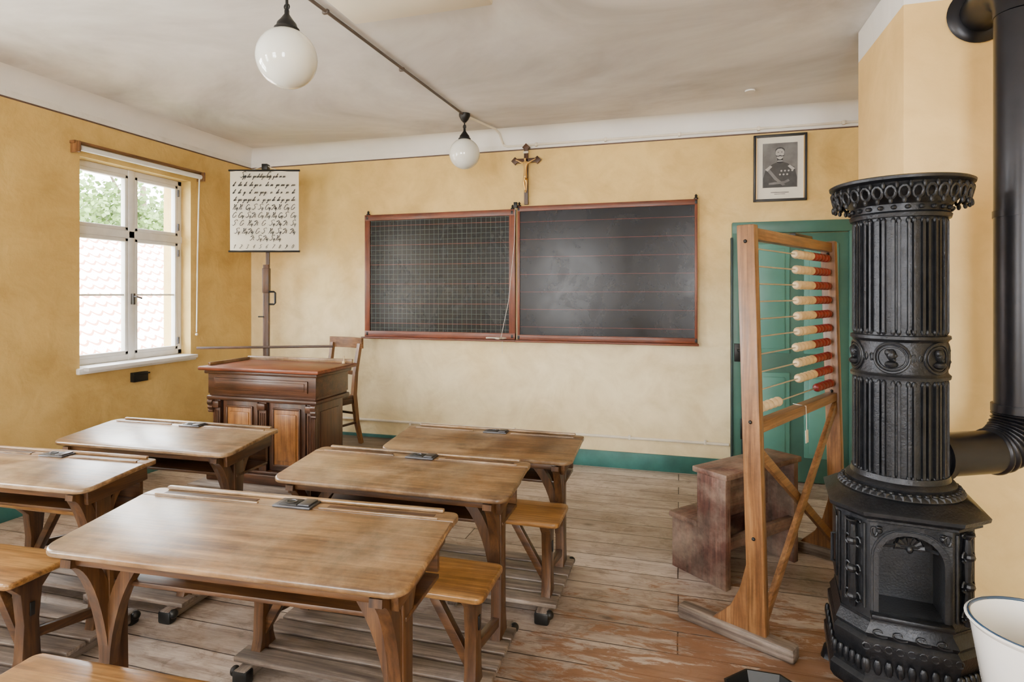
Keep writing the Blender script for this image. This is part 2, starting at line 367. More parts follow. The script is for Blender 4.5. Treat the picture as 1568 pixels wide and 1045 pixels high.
def window(name,y0,y1,x):
    b=B(name); z0,z1=WZ0+.02,WZ1; w=y1-y0; yc=(y0+y1)/2; zt=1.94; fw=.045
    def bar(ya,yb,za,zb,d=.06,xx=0): b.box((x+xx,(ya+yb)/2,(za+zb)/2),(d,yb-ya,zb-za),'winwhite',bev=.005)
    bar(y0,y0+fw,z0,z1);bar(y1-fw,y1,z0,z1);bar(y0,y1,z1-fw,z1);bar(y0,y1,z0,z0+fw)
    bar(y0,y1,zt-.03,zt+.03,.075); bar(yc-.028,yc+.028,z0,z1,.075)
    for (a,c) in ((y0+fw,yc-.028),(yc+.028,y1-fw)):
        for (za,zb) in ((z0+fw,zt-.03),(zt+.03,z1-fw)):
            s=.030
            bar(a,a+s,za,zb,.045,.012);bar(c-s,c,za,zb,.045,.012);bar(a,c,za,za+s,.045,.012);bar(a,c,zb-s,zb,.045,.012)
            b.box((x,(a+c)/2,(za+zb)/2),(.004,c-a-.04,zb-za-.04),'glass',bev=0)
        bar(a,c,1.446,1.461,.03,.01)
    b.box((x+.05,yc,1.42),(.03,.02,.09),'greymetal'); b.tube([(x+.055,yc,1.44),(x+.085,yc,1.44),(x+.085,yc+.05,1.425)],.007,'greymetal',8)
    for z in (1.05,1.82,2.05,2.35):
        for y in (y0+fw,y1-fw): b.tube([(x+.04,y,z-.03),(x+.04,y,z+.03)],.008,'greymetal',8)
    b.box((XL-.05,yc,WZ0+.004),(.27,w-.004,.03),'winwhite',bev=.006)
    b.box((XL+.018,yc,WZ0-.01),(.036,w+.06,.045),'winwhite',bev=.008)
    return b.done()
window('window_1',3.23,4.234,XL-.13); window('window_2',.9,1.95,XL-.13); window('window_3',-1.6,-.55,XL-.13)
def window_y(name,x0,x1,y):
    b=B(name); xc=(x0+x1)/2
    for a,c,za,zb in((x0,x0+.05,WZ0,WZ1),(x1-.05,x1,WZ0,WZ1),(x0,x1,WZ1-.05,WZ1),(x0,x1,WZ0,WZ0+.05),(xc-.03,xc+.03,WZ0,WZ1),(x0,x1,1.9,1.96)):
        b.box(((a+c)/2,y,(za+zb)/2),(c-a,.06,zb-za),'winwhite')
    b.done()
window_y('window_4',-2.85,-1.75,YF-.13); window_y('window_5',.1,1.2,YF-.13)
b=B('roller_blind_rail')
b.box((XL+.025,3.74,2.545),(.05,1.17,.022),'abac_y'); b.tube([(XL+.055,3.19,2.505),(XL+.055,4.29,2.505)],.02,'winwhite',14)
for y in (3.17,4.31): b.box((XL+.04,y,2.51),(.08,.018,.08),'abac_z')
b.tube([(XL+.06,4.27,2.5),(XL+.035,4.275,1.8),(XL+.03,4.27,1.12)],.006,'cord',6); b.ball((XL+.03,4.27,1.10),.012,'cord',8)
b.done()
b=B('wall_hook_box'); b.box((XL+.021,3.70,.80),(.04,.13,.075),'blackmetal'); b.box((XL+.045,3.70,.825),(.012,.15,.012),'blackmetal'); b.done()

# door
b=B('door_1'); dx0,dx1=.40,1.30; zt=2.02; y=YB-.035
for x0,x1 in((dx0,dx0+.07),(dx1-.07,dx1)): b.box(((x0+x1)/2,y+.003,zt/2),(x1-x0,.06,zt),'tealdoor',bev=.008)
b.box(((dx0+dx1)/2,y+.002,zt-.04),(dx1-dx0,.062,.09),'tealdoor',bev=.008)
b.box((dx0-.003,y-.01,.98),(.014,.07,1.85),'tealshadow'); b.box((dx0+.078,y-.022,.98),(.022,.02,1.9),'tealshadow')  # dark strips standing in for the shadow along the door's left edge
b.box(((dx0+dx1)/2,y+.012,(zt-.08)/2),(dx1-dx0-.14,.03,zt-.1),'tealdoor',bev=.003)
for z0,z1 in((.2,.85),(1.0,1.85)):
    for x0,x1 in((.56,.82),(.92,1.16)):
        b.box(((x0+x1)/2,y-.008,(z0+z1)/2),(x1-x0,.014,z1-z0),'tealpanel',bev=.006)
        b.box(((x0+x1)/2,y-.017,(z0+z1)/2),(x1-x0-.07,.014,z1-z0-.07),'tealpanel',bev=.006)
b.box((.44,y-.04,1.0),(.05,.03,.14),'blackmetal'); b.tube([(.44,y-.05,1.02),(.44,y-.09,1.02),(.52,y-.09,1.02)],.009,'blackmetal',8)
for z in (.4,1.7): b.box((.47,y-.035,z),(.02,.012,.16),'blackmetal')
b.done()

b=B('trim_conduit')
b.tube([(-1.80,YF+.1,ZC-.012),(-1.73,2.2,ZC-.012),(-1.65,4.41,ZC-.012)],.009,'conduit',8)
for yy in (1.6,2.6,3.4): b.box((-1.75+.03*(yy-1.6),yy,ZC-.012),(.034,.02,.022),'conduit')
b.tube([(-1.65,4.41,ZC-.012),(-1.53,4.84,ZC-.012),(-1.51,4.91,ZC-.04),(-1.50,4.955,ZC-.10),(-1.50,4.985,2.79),(-1.49,4.985,2.775),(-1.46,4.985,2.765),(-1.3,4.985,2.765),(XR-.05,4.985,2.765)],.010,'white',8)
for x in (-1.2,-.6,0,.6,1.2): b.box((x,4.985,2.765),(.02,.028,.032),'white')
b.done()
b=B('ceiling_panel'); b.box((-1.22,2.49,ZC-.035),(.74,.34,.07),'panelcream',bev=.012); b.done()
b=B('ceiling_hook'); b.tube([(.48,4.45,ZC-.002),(.48,4.45,ZC-.012)],.035,'cove',16); b.done()

def lamp(x,y,zc,r):
    b=B('globe_pendant_lamp')
    prof=[(.001,-r)]+[(r*math.sin(math.pi*i/24),-r*math.cos(math.pi*i/24)) for i in range(1,22)]+[(.045,r*.955)]
    b.lathe(prof,'opal',48,(x,y,zc))
    b.lathe([(.046,r*.90),(.05,r*.93),(.05,r*1.0),(.042,r*1.05),(.038,r*1.18),(.028,r*1.28),(.018,r*1.4),(.01,r*1.5),(.01,r*1.62),(.006,r*1.7)],'blackmetal',24,(x,y,zc))
    b.tube([(x,y,zc+r*1.6),(x,y,ZC-.02)],.006,'blackmetal',8)
    for z in (zc+r*1.75,ZC-.10): b.tube([(x+.012*math.cos(a),y,z+.012*math.sin(a)) for a in [2*math.pi*i/10 for i in range(11)]],.003,'blackmetal',6)
    b.lathe([(.012,-.07),(.03,-.05),(.045,-.02),(.045,0)],'blackmetal',20,(x,y,ZC)); b.done()
lamp(-1.537,2.05,2.42,.12); lamp(-1.65,4.41,2.58,.122)

# ---------------------------------------------------------------- blackboards
def blackboard(name,x0,x1,z0,z1,mat,depth,fw,fwt):
    e=empty(name,((x0+x1)/2,YB-depth/2-.002,(z0+z1)/2))
    w=x1-x0;h=z1-z0
    b=B('writing_panel'); b.box((0,.004,0),(w-.02,depth-.014,h-.02),mat,bev=0); b.done(parent=e)
    b=B('frame')
    b.box((-w/2+fw/2,0,0),(fw,depth,h),'frame_z'); b.box((w/2-fw/2,0,0),(fw,depth,h),'frame_z')
    b.box((0,-.001,h/2-fwt/2),(w,depth,fwt),'frame_x'); b.box((0,-.001,-h/2+fwt/2),(w,depth,fwt),'frame_x')
    for sx in(-1,1):
        for sz in (-1,1): b.box((sx*(w/2-fw/2),-depth/2,sz*(h/2-fwt/2)),(.02,.006,.03),'blackmetal')
        b.lathe([(.016,0),(.018,.01),(.008,.02),(.012,.03),(.004,.042)],'blackmetal',12,(sx*(w/2-fw/2),0,h/2))
    b.box((0,-depth/2-.018,-h/2-.008),(w+.02,.07,.016),'frame_x',bev=.004)
    b.done(parent=e); return e
eg=blackboard('grid_blackboard',-2.86,-1.385,1.06,2.205,'bgrid',.04,.055,.055)
er=blackboard('ruled_blackboard',-1.36,.14,1.06,2.225,'blines',.055,.022,.045)
b=B('chalk_cloth'); b.lathe([(.02,0),(.05,.006),(.045,.016),(.02,.02)],'chalkcloth',14,fn=lambda a,z:.015*math.sin(3*a))
b.tube([(-.04,0,.012),(-.10,-.01,.012),(-.12,0,.01)],.007,'chalkcloth',8); b.tube([(.03,0,.0),(.04,-.045,-.03),(.04,-.045,-.12)],.002,'cord',5)
b.done((-1.52-eg.location.x,4.93-eg.location.y,1.062-eg.location.z),parent=eg)
b=B('pull_cord'); b.tube([(-1.372,4.92,2.24),(-1.38,4.915,1.9),(-1.43,4.91,1.4),(-1.50,4.915,1.08)],.0018,'cord',5); b.box((-1.372,4.93,2.235),(.03,.03,.05),'blackmetal')
b.done(tuple(-er.location),parent=er)

# crucifix
e=empty('crucifix',(-1.285,4.965,2.24))
b=B('cross'); b.box((0,0,.25),(.036,.024,.50),'dkwood_z'); b.box((0,0,.385),(.20,.024,.036),'dkwood_x')
for c in((-.10,0,.385),(.10,0,.385),(0,0,.50)): b.box(c,(.05,.028,.05),'dkwood_x',rot=(0,R(45),0))
b.box((0,-.016,.455),(.045,.004,.02),'paper'); b.done(parent=e)
me=bpy.data.meshes.new('corpus'); V=[(0,-.03,.25),(0,-.032,.30),(0,-.03,.355),(0,-.034,.375),(0,-.04,.40),(.03,-.03,.36),(.06,-.025,.378),(.09,-.022,.392),(-.03,-.03,.36),(-.06,-.025,.378),(-.09,-.022,.392),(.012,-.038,.19),(.006,-.028,.12),(.004,-.035,.10),(-.012,-.038,.19),(-.004,-.028,.12),(-.002,-.035,.10)]
Eg=[(0,1),(1,2),(2,3),(3,4),(2,5),(5,6),(6,7),(2,8),(8,9),(9,10),(0,11),(11,12),(12,13),(0,14),(14,15),(15,16)]
me.from_pydata(V,Eg,[]); o=bpy.data.objects.new('corpus',me); scene.collection.objects.link(o); o.parent=e; me.materials.append(M['brass'])
bpy.context.view_layer.objects.active=o
sk=o.modifiers.new('s','SKIN')
rad=[.017,.014,.018,.008,.013,.009,.006,.004,.009,.006,.004,.010,.006,.005,.010,.006,.005]
for v,r_ in zip(me.skin_vertices[0].data,rad): v.radius=(r_,r_)
me.skin_vertices[0].data[0].use_root=True
o.modifiers.new('u','SUBSURF').levels=1; o.modifiers['u'].render_levels=2

# portrait
e=empty('framed_portrait',(.753,4.98,2.445)); e.rotation_euler=(R(2),0,0)
b=B('frame'); w,h=.385,.52
for s_ in(-1,1):
    b.box((s_*(w/2-.01),-.004,0),(.02,.024,h),'photodark'); b.box((0,-.004,s_*(h/2-.01)),(w,.024,.02),'photodark')
    b.box((s_*(w/2-.022),-.006,0),(.004,.02,h-.04),'brass',bev=0)
b.box((0,.004,0),(w-.02,.008,h-.02),'paper',bev=0); b.done(parent=e)
b=B('photograph'); pw,ph=.25,.345
b.box((0,-.001,.02),(pw,.004,ph),'greyphoto',bev=0)
def flat(poly,mat,d): b.prism(poly,0,.0012,mat,Matrix.Translation((0,-d,.02))@XZ)
flat([(-.12,-.17),(-.122,-.10),(-.10,-.02),(-.05,.012),(-.015,.026),(.02,.026),(.055,.012),(.105,-.02),(.122,-.10),(.12,-.17)],'photomid',.003)
flat([(-.022,.02),(-.020,.055),(.020,.055),(.022,.02),(0,.012)],'photodark',.0045)
flat([(-.021,.028),(.021,.028),(.018,.036),(-.018,.036)],'photoskin',.0052)
flat([(.032*math.cos(q)*(1 if math.sin(q)>0 else .86),.088+.044*math.sin(q)) for q in [2*math.pi*i/24 for i in range(24)]],'photoskin',.0058)
flat([(x*.034,.100+y*.033) for x,y in [(1,.1),(.97,.6),(.6,1.02),(0,1.15),(-.6,1.02),(-.97,.6),(-1,.1),(-.9,.45),(-.4,.82),(.3,.85),(.85,.5)]],'photodark',.007)
flat([(-.034,.080),(-.030,.076),(-.014,.072),(0,.078),(.014,.072),(.030,.076),(.034,.080),(.026,.067),(.010,.066),(0,.070),(-.010,.066),(-.026,.067)],'photodark',.008)
for sx in (-1,1): flat([(sx*.013+.006*math.cos(q),.100+.0025*math.sin(q)) for q in [i*.785 for i in range(8)]],'photodark',.0075)
for k in range(7): flat(arc((.010+.026*(k%4)-.01*(k//4),-.045-.028*(k//4)),.007,0,6.28,10)[:-1],'photoskin',.006)
flat([(-.108,-.030),(-.07,.000),(-.055,-.010),(-.09,-.045)],'photoskin',.0058); flat([(.108,-.030),(.07,.000),(.055,-.010),(.09,-.045)],'photoskin',.0058)
flat([(-.085,-.015),(-.02,-.10),(.04,-.155),(.02,-.16),(-.04,-.11),(-.10,-.03)],'greyphoto',.0055)
flat([(-.08,-.135),(.03,-.125),(.06,-.11),(.07,-.125),(.03,-.145),(-.08,-.15)],'greyphoto',.0062)
b.box((0,-.001,-.19),(.13,.002,.004),'ink',bev=0); b.box((0,-.001,-.203),(.08,.002,.003),'ink',bev=0)
b.done(parent=e)

# ---------------------------------------------------------------- pupil desks
MYZ=lambda x:Matrix(((0,0,1,x),(1,0,0,0),(0,1,0,0),(0,0,0,1)))
def desk(x,y,rot,W,hn,hf,d=.42,name='school_desk_bench',ly=.17):
    b=B(name); th=.020; hw=W/2; ds=d-.075
    sl=(hf-hn)/ds; f=lambda c:(c.x,c.y,c.z+sl*min(c.y,ds))
    r=.055
    polyA=[(hw,ds),(-hw,ds)]+arc((-hw+r,r),r,math.pi,1.5*math.pi,8)+arc((hw-r,r),r,1.5*math.pi,2*math.pi,8)
    b.prism(polyA,hn-th,hn,'oak_x',bev=.007,fn=f,segs=3)
    rr=.03
    polyB=[(-hw,ds+.001),(hw,ds+.001)]+arc((hw-rr,d-rr),rr,0,math.pi/2,5)+arc((-hw+rr,d-rr),rr,math.pi/2,math.pi,5)
    b.prism(polyB,hf-th,hf,'oak_x',bev=.004)
    b.box((0,d-.012,hf+.006),(W-.10,.018,.012),'oak_x',bev=.005)
    for s_ in(-1,1):
        b.box((s_*(hw*.5+.03),ds+.004,hf+.003),(hw-.16,.010,.007),'oak_x',bev=.003)
        b.box((s_*(hw*.5+.03),ds+.030,hf+.0006),(hw-.20,.020,.002),'dkwood_x',bev=0)
    ix=.02
    b.box((ix,ds+.022,hf+.003),(.135,.070,.008),'greymetal',bev=.002); b.box((ix-.018,ds+.022,hf+.0075),(.062,.048,.004),'photodark',bev=.001)
    b.box((ix+.04,ds+.022,hf+.010),(.040,.056,.005),'greymetal',bev=.001)
    b.lathe([(.018,0),(.019,.003),(.014,.003),(.013,0)],'greymetal',16,(ix-.018,ds+.022,hf+.009))
    ah=.035; za=hn-th-ah/2
    b.box((0,.040,za+.004),(W-.16,.022,ah),'oakdark_x',bev=.008)
    for s_ in(-1,1):
        b.beam((s_*(hw-.055),.06,za-.004),(s_*(hw-.055),d-.02,za-.01+sl*(d-.1)),.022,ah+.045,'oakdark_y',(1,0,0))
    b.box((0,d-.035,hf-.10),(W-.12,.018,.15),'oakdark_x')
    b.box((0,d/2+.06,hn-.15),(W-.12,d-.18,.014),'oakdark_x')
    lx=hw-.085; st=.425; zt=hn-th+sl*ly
    for s_ in(-1,1):
        X=s_*lx
        b.box((X,.02,.035),(.055,.60,.045),'grey_y',bev=.008)
        for yy in(-.26,.295): b.box((X,yy,.028),(.066,.045,.056),'blackmetal',bev=.01); b.ball((X+s_*.033,yy,.042),.02,'blackmetal',10)
        lp=[(ly-.055,.055),(ly-.050,.09),(ly-.036,.17),(ly-.032,.42),(ly-.036,zt),(ly+.036,zt+.004),(ly+.032,.42),(ly+.036,.17),(ly+.050,.09),(ly+.055,.055)]
        b.prism(lp,0,.044,'oakdark_z',MYZ(X-.022),bev=.004)
        n=12
        A_=.40
        pts=[(X,ly-.02-(ly-.035)*(1-math.cos(math.pi/2*i/n)),zt-A_+(A_-.02)*math.sin(math.pi/2*i/n)-sl*ly*(i/n)) for i in range(n+1)]
        b.sweep(pts,(1,0,0),.036,[.022+.022*math.sin(math.pi*i/n) for i in range(n+1)],'oakdark_z')
        pts=[(X,ly+.02+.17*(1-math.cos(math.pi/2*i/n)),zt-.22+.21*math.sin(math.pi/2*i/n)+sl*.12*(i/n)) for i in range(n+1)]
        b.sweep(pts,(1,0,0),.036,.028,'oakdark_z')
        pts=[(X-s_*(.01+.22*(1-math.cos(math.pi/2*i/n))),ly-.02,zt-.40+.385*math.sin(math.pi/2*i/n)) for i in range(n+1)]
        b.sweep(pts,(0,1,0),.034,[.026+.016*math.sin(math.pi*i/n) for i in range(n+1)],'oakdark_z')
        sy=-.145
        lp=[(sy-.055,.055),(sy-.035,.12),(sy-.028,.25),(sy-.04,st-.06),(sy-.09,st-.005),(sy+.09,st-.005),(sy+.04,st-.06),(sy+.028,.25),(sy+.035,.12),(sy+.055,.055)]
        b.prism(lp,0,.044,'oakdark_z',MYZ(X-.022),bev=.004)
        b.beam((X,sy,.13),(X-s_*.17,sy,st-.01),.032,.034,'oakdark_x',(0,1,0))
        b.box((X+s_*.024,sy,.30),(.006,.018,.05),'blackmetal')
        b.beam((X,sy,.20),(X,ly,.14),.028,.035,'oakdark_y',(1,0,0))
    rs=.03; ps=arc((-hw+.01+rs,-.27+rs),rs,math.pi,1.5*math.pi,5)+arc((hw-.01-rs,-.27+rs),rs,1.5*math.pi,2*math.pi,5)+arc((hw-.01-rs,.0-rs),rs,0,math.pi/2,5)+arc((-hw+.01+rs,.0-rs),rs,math.pi/2,math.pi,5)
    b.prism(ps,st,st+.024,'seat',bev=.008,segs=3)
    b.box((0,-.145,st-.02),(W-.3,.03,.04),'oakdark_x')
    for k in range(5): b.box((0,-.20+k*.098,.070),(W-.05,.082,.020),'grey_x',bev=.005)
    b.box((0,.0,.035),(.05,.5,.045),'grey_y')
    return b.done((x,y,0),R(rot))
desk(-1.195,1.262,3.0,1.12,.735,.775,.435)
desk(-1.14,2.105,.6,1.04,.685,.72,.40)
desk(-1.015,2.80,0,1.03,.645,.68,.42)
desk(-2.66,2.34,1.5,1.10,.68,.715,.42)
desk(-2.77,1.72,3,1.06,.69,.715,.37,ly=.15)

# ---------------------------------------------------------------- podium + teacher's desk
b=B('teacher_podium')
b.box((-2.63,(3.38+4.97)/2,.0975),(1.46,1.59,.03),'grey_x'); b.box((-2.63,3.40,.042),(1.44,.025,.082),'dkwood_x'); b.box((-3.345,4.17,.042),(.025,1.54,.082),'dkwood_y'); b.box((-1.915,4.17,.042),(.025,1.54,.082),'dkwood_y')
b.done()
PZ=.1135
b=B('teacher_desk'); W,D=.92,.43
b.box((W/2,D/2,.035),(W+.0,D,.07),'red_x',bev=.006); b.box((W/2,D/2,.08),(W-.03,D-.03,.02),'red_x',bev=.006)
b.box((W/2+.0,D/2+.02,.335),(W-.10,D-.08,.50),'red_z')
for x in(.065,W*.5-.0,W-.065):
    b.box((x,.045,.335),(.065,.03,.50),'red_z',bev=.004)
    for k in(-1,0,1): b.tube([(x+k*.017,.030,.13),(x+k*.017,.030,.50)],.006,'red_z',8)
    b.box((x,.03,.545),(.07,.045,.05),'red_x',bev=.008)
for x in(.03,W-.03):
    for (zz,rr) in((.56,.024),(.525,.018),(.497,.012)): b.tube([(x-.02,.02,zz),(x+.02,.02,zz)],rr,'red_x',14)
for xa,xb in((.115,.41),(.51,.805)):
    xc=(xa+xb)/2; w=xb-xa
    b.box((xc,.052,.335),(w,.02,.48),'red_z')
    b.box((xc,.040,.335),(w-.09,.016,.39),'honey_z',bev=.004); b.box((xc,.032,.335),(w-.13,.016,.33),'honey_z',bev=.008)
    for s_ in(-1,1):
        b.box((xc+s_*(w-.08)/2,.036,.335),(.014,.02,.41),'red_z'); b.box((xc,.036,.335+s_*.2),(w-.07,.02,.014),'red_x')
b.box((W-.05,D/2+.02,.335),(.012,D-.2,.36),'red_z',bev=.004); b.box((.05,D/2+.02,.335),(.012,D-.2,.36),'red_z',bev=.004)
b.box((W/2,D/2,.595),(W,D,.03),'red_x',bev=.01); b.box((W/2,D/2,.62),(W-.03,D-.03,.03),'red_x',bev=.008)
b.box((W/2,D/2,.70),(W-.02,D-.02,.15),'red_x')
b.box((W/2,.006,.70),(W-.14,.02,.085),'red_x',bev=.006); b.box((W/2,-.003,.70),(W-.18,.014,.055),'red_x',bev=.005)
b.box((W/2,D/2,.782),(W+.02,D+.02,.025),'red_x',bev=.008)
b.box((W/2,D/2,.81),(W+.08,D+.08,.028),'frame_x',bev=.009)
b.box((W/2,D+.02,.838),(W+.02,.02,.03),'oak_x'); b.box((.0,D/2+.02,.835),(.02,D-.02,.022),'oak_y')
b.lathe([(.012,0),(.014,.01),(.005,.02),(.004,.05),(.006,.055)],'cream',12,(W-.04,D-.02,.824))
b.done((-3.31,3.50,PZ))

# chair
b=B('wooden_chair'); sh=.45
b.prism([(-.17,-.17),(.17,-.17),(.20,.17),(-.20,.17)],sh-.025,sh,'dkwood_x',bev=.006)
for s_ in(-1,1):
    b.tube([(s_*.18,.15,0),(s_*.178,.15,.2),(s_*.178,.15,sh-.02)],[.013,.02,.018],'dkwood_z',10)
    pts=[(s_*.165,-.25,0.004),(s_*.16,-.20,.2),(s_*.16,-.165,sh),(s_*.165,-.18,.65),(s_*.172,-.225,.90)]
    b.sweep(pts,(1,0,0),.034,[.03,.036,.044,.036,.03],'abac_z')
    b.beam((s_*.175,.14,.2),(s_*.16,-.19,.2),.016,.02,'dkwood_y',(1,0,0)); b.beam((s_*.175,.15,.40),(s_*.16,-.16,.40),.018,.05,'dkwood_y',(1,0,0))
    b.sweep([(s_*.14,-.165,.40),(s_*.10,-.16,.43)],(0,1,0),.02,.03,'dkwood_x')
b.beam((-.17,.15,.40),(.17,.15,.40),.018,.05,'dkwood_x'); b.beam((-.16,-.19,.28),(.16,-.19,.28),.016,.02,'dkwood_x')
pts=[(-.205+.41*i/12,-.225-.03*math.sin(math.pi*i/12),.905) for i in range(13)]
b.sweep(pts,(0,0,1),.095,.02,'abac_x')
pts=[(-.16+.32*i/8,-.185-.02*math.sin(math.pi*i/8),.64) for i in range(9)]; b.sweep(pts,(0,0,1),.035,.016,'abac_x')
b.done((-2.98,4.52,PZ+.001),R(165))

# ---------------------------------------------------------------- chart stand
e=empty('letter_chart_stand',(-3.515,4.407,0),R(15.9))
b=B('stand')
b.box((0,.0,.87),(.05,.035,1.70),'dkwood_z'); b.box((.0,.03,1.9),(.032,.022,1.42),'dkwood_z'); b.box((0,.0,1.58),(.06,.05,.22),'dkwood_z',bev=.006)
b.box((0,0,.03),(.06,.40,.05),'dkwood_y'); b.box((0,0,.03),(.2,.06,.05),'dkwood_x')
b.tube([(.03,-.02,1.48),(.075,-.02,1.48),(.085,-.02,1.47),(.085,-.02,1.38),(.075,-.02,1.37),(.03,-.02,1.37)],.009,'blackmetal',8)
b.box((-.04,-.02,1.26),(.05,.01,.012),'blackmetal'); b.box((.0,-.02,2.58),(.05,.05,.05),'blackmetal')
b.beam((-.60,-.03,.985),(.60,-.03,1.0),.018,.022,'dkwood_x'); b.done(parent=e)
b=B('letter_chart'); w,h=.60,.71; zc=2.19
rows=[[(-w/2+w*i/12,-.045-.006*math.sin(i*.9),zc+h/2-h*j/12) for i in range(13)] for j in range(13)]
b.grid(rows,'paper')
b.tube([(-w/2-.012,-.045,zc+h/2),(w/2+.012,-.045,zc+h/2)],.009,'blackmetal',10); b.tube([(-w/2-.012,-.045,zc-h/2),(w/2+.012,-.045,zc-h/2)],.009,'blackmetal',10)
b.tube([(-.12,-.045,zc+h/2),(0,-.02,zc+h/2+.05),(.12,-.045,zc+h/2)],.003,'cord',5)
rnd=random.Random(3)
def glyph(x,z,s,kind,di=None):
    strokes=[]; sh=.45
    def P(u,v): return (x+(u+sh*v)*s, -.0555, z+v*s)
    if kind=='up':
        k=rnd.randint(0,4)
        hook=[P(-.25+.12*math.cos(a),.75+.14*math.sin(a)) for a in [i*.8 for i in range(5)]]
        if k==0: strokes.append(hook+[P(.0,1.05),P(.18,.9),P(.12,.3),P(-.05,-.02),P(-.25,.1)]); strokes.append([P(.15,.55),P(.4,.7),P(.45,.1),P(.65,.1)])
        elif k==1: strokes.append([P(.3,.9),P(.1,1.1),P(-.15,.85),P(-.2,.3),P(.0,-.02),P(.3,.1),P(.45,.5)])
        elif k==2: strokes.append([P(-.2,.9),P(-.1,1.1),P(.0,.5),P(-.05,0)]); strokes.append([P(-.02,.3),P(.25,1.1),P(.28,.0),P(.5,.2)])
        elif k==3: strokes.append([P(.2+.28*math.cos(a),.5+.52*math.sin(a)) for a in [.6+i*.6 for i in range(10)]]); strokes.append([P(.1,.2),P(.5,-.15)])
        else: strokes.append([P(.1,1.1),P(-.1,.9),P(.2,.6),P(.3,.25),P(.05,-.02),P(-.2,.15)]); strokes.append([P(.1,1.1),P(.35,1.15),P(.5,.95)])
        if rnd.random()<.5: strokes.append([P(.62,.45),P(.55,.05),P(.72,.0),P(.8,.4),P(.78,-.3)])
    elif kind=='low':
        n=rnd.randint(2,4); pts=[P(0,.0)]
        for k in range(n): pts+= [P(.2*k+.06,.5),P(.2*k+.12,.02)]
        pts.append(P(.2*n+.05,.3)); strokes.append(pts)
        q=rnd.random()
        if q<.35: strokes.append([P(.25,.4),P(.2,-.3),P(.08,-.55),P(.02,-.35),P(.3,.0)])
        elif q<.7: strokes.append([P(.2,.0),P(.22,.8),P(.34,1.1),P(.38,.85),P(.2,.4)])
    else:
        D_={1:[(0,.7),(.25,1),(.25,0)],2:[(0,.8),(.2,1),(.4,.75),(0,0),(.4,0)],3:[(0,.95),(.3,1),(.35,.75),(.12,.55),(.4,.35),(.25,0),(0,.05)],4:[(.3,0),(.3,1),(0,.35),(.45,.35)],5:[(.4,1),(.1,1),(.05,.6),(.35,.55),(.38,.15),(.1,0),(0,.1)],
            6:[(.35,1),(.1,.7),(0,.3),(.15,0),(.38,.2),(.25,.5),(.03,.35)],7:[(0,1),(.42,1),(.15,0)],8:[(.2,.52),(.38,.78),(.2,1),(.04,.78),(.38,.25),(.2,0),(.02,.25),(.2,.52)],9:[(.35,.75),(.15,.5),(.02,.78),(.2,1),(.38,.8),(.3,.3),(.05,0)],0:[(.2,1),(.38,.75),(.38,.25),(.2,0),(.02,.25),(.02,.75),(.2,1)]}
        strokes.append([P(u,v) for u,v in D_[di]])
    for st in strokes: b.tube(st,s*.042+.0007,'ink',4)
def row(z,n,s,kind,x0=-.26,x1=.25):
    for i in range(n): glyph(x0+(x1-x0)*i/(n-1)-.01+(rnd.uniform(-.005,.005) if kind!='num' else 0),z,s,kind,(i+1)%10)
row(zc+.290,13,.034,'low',-.17,.17)
for x in(-.2,.03): glyph(x,zc+.290,.048,'up')
row(zc+.215,12,.036,'low'); row(zc+.150,12,.036,'low'); row(zc+.085,13,.036,'low')
row(zc+.01,10,.044,'up'); row(zc-.06,10,.044,'up'); row(zc-.13,9,.044,'up'); row(zc-.20,9,.044,'up',-.24,.24); row(zc-.26,5,.042,'up',-.10,.12)
row(zc-.33,10,.034,'num'); b.done(parent=e)

# ---------------------------------------------------------------- abacus
b=B('standing_abacus'); Wd=1.096; Ht=1.75
for x in(0,Wd):
    b.box((x,0,Ht/2+.02),(.045,.075,Ht-.04),'abac_z',bev=.006)
    if x==0: b.box((x,.10,.03),(.07,.50,.06),'grey_y',bev=.012)
    else: b.box((x,.115,.03),(.07,.43,.06),'grey_y',bev=.012)
    b.prism([(.03,.05),(.20,.05),(.17,.08),(.11,.14),(.07,.22),(.03,.36)],-.018,.018,'abac_z',MYZ(x),bev=.004)
    for z in (.93,1.68,.45): b.ball((x-.025,0,z),.008,'blackmetal',8)
b.box((Wd/2,0,1.715),(Wd,.045,.05),'abac_x'); b.box((Wd/2,0,.90),(Wd,.05,.045),'abac_x')
b.box((Wd*.6,0,1.748),(.25,.03,.015),'blackmetal')
b.beam((.0,.012,.84),(Wd,.012,.10),.022,.045,'abac_x'); b.beam((.02,-.014,.10),(Wd-.02,-.014,.86),.022,.045,'abac_x')
prof=[(.006,-.0255),(.014,-.022),(.021,-.010),(.022,0),(.021,.010),(.014,.022),(.006,.0255)]
MX=Matrix(((0,0,1,0),(0,1,0,0),(-1,0,0,0),(0,0,0,1)))
for i in range(10):
    z=.975+i*.0755; b.tube([(0,0,z),(Wd,0,z)],.0035,'steel',8)
    for k in range(10):
        x=Wd-.055-.0515*k
        if i==0 and k>=5: x=.075+.0515*(9-k)
        elif i in (1,2,3) : x-=.01*i
        b.lathe(prof,'beadred' if k<5 else 'cream',16,M4=Matrix.Translation((x,0,z))@MX)
b.tube([(.56,-.03,.92),(.56,-.03,.80)],.0015,'cord',5); b.box((.56,-.03,.775),(.035,.003,.06),'paper',bev=0)
b.tube([(.56,-.03,.92),(.56,.03,.925)],.0015,'cord',5)
b.done((.316,2.615,0),math.atan2(.965,.52),fn=lambda c:(c.x,c.y+.028*c.z,c.z))

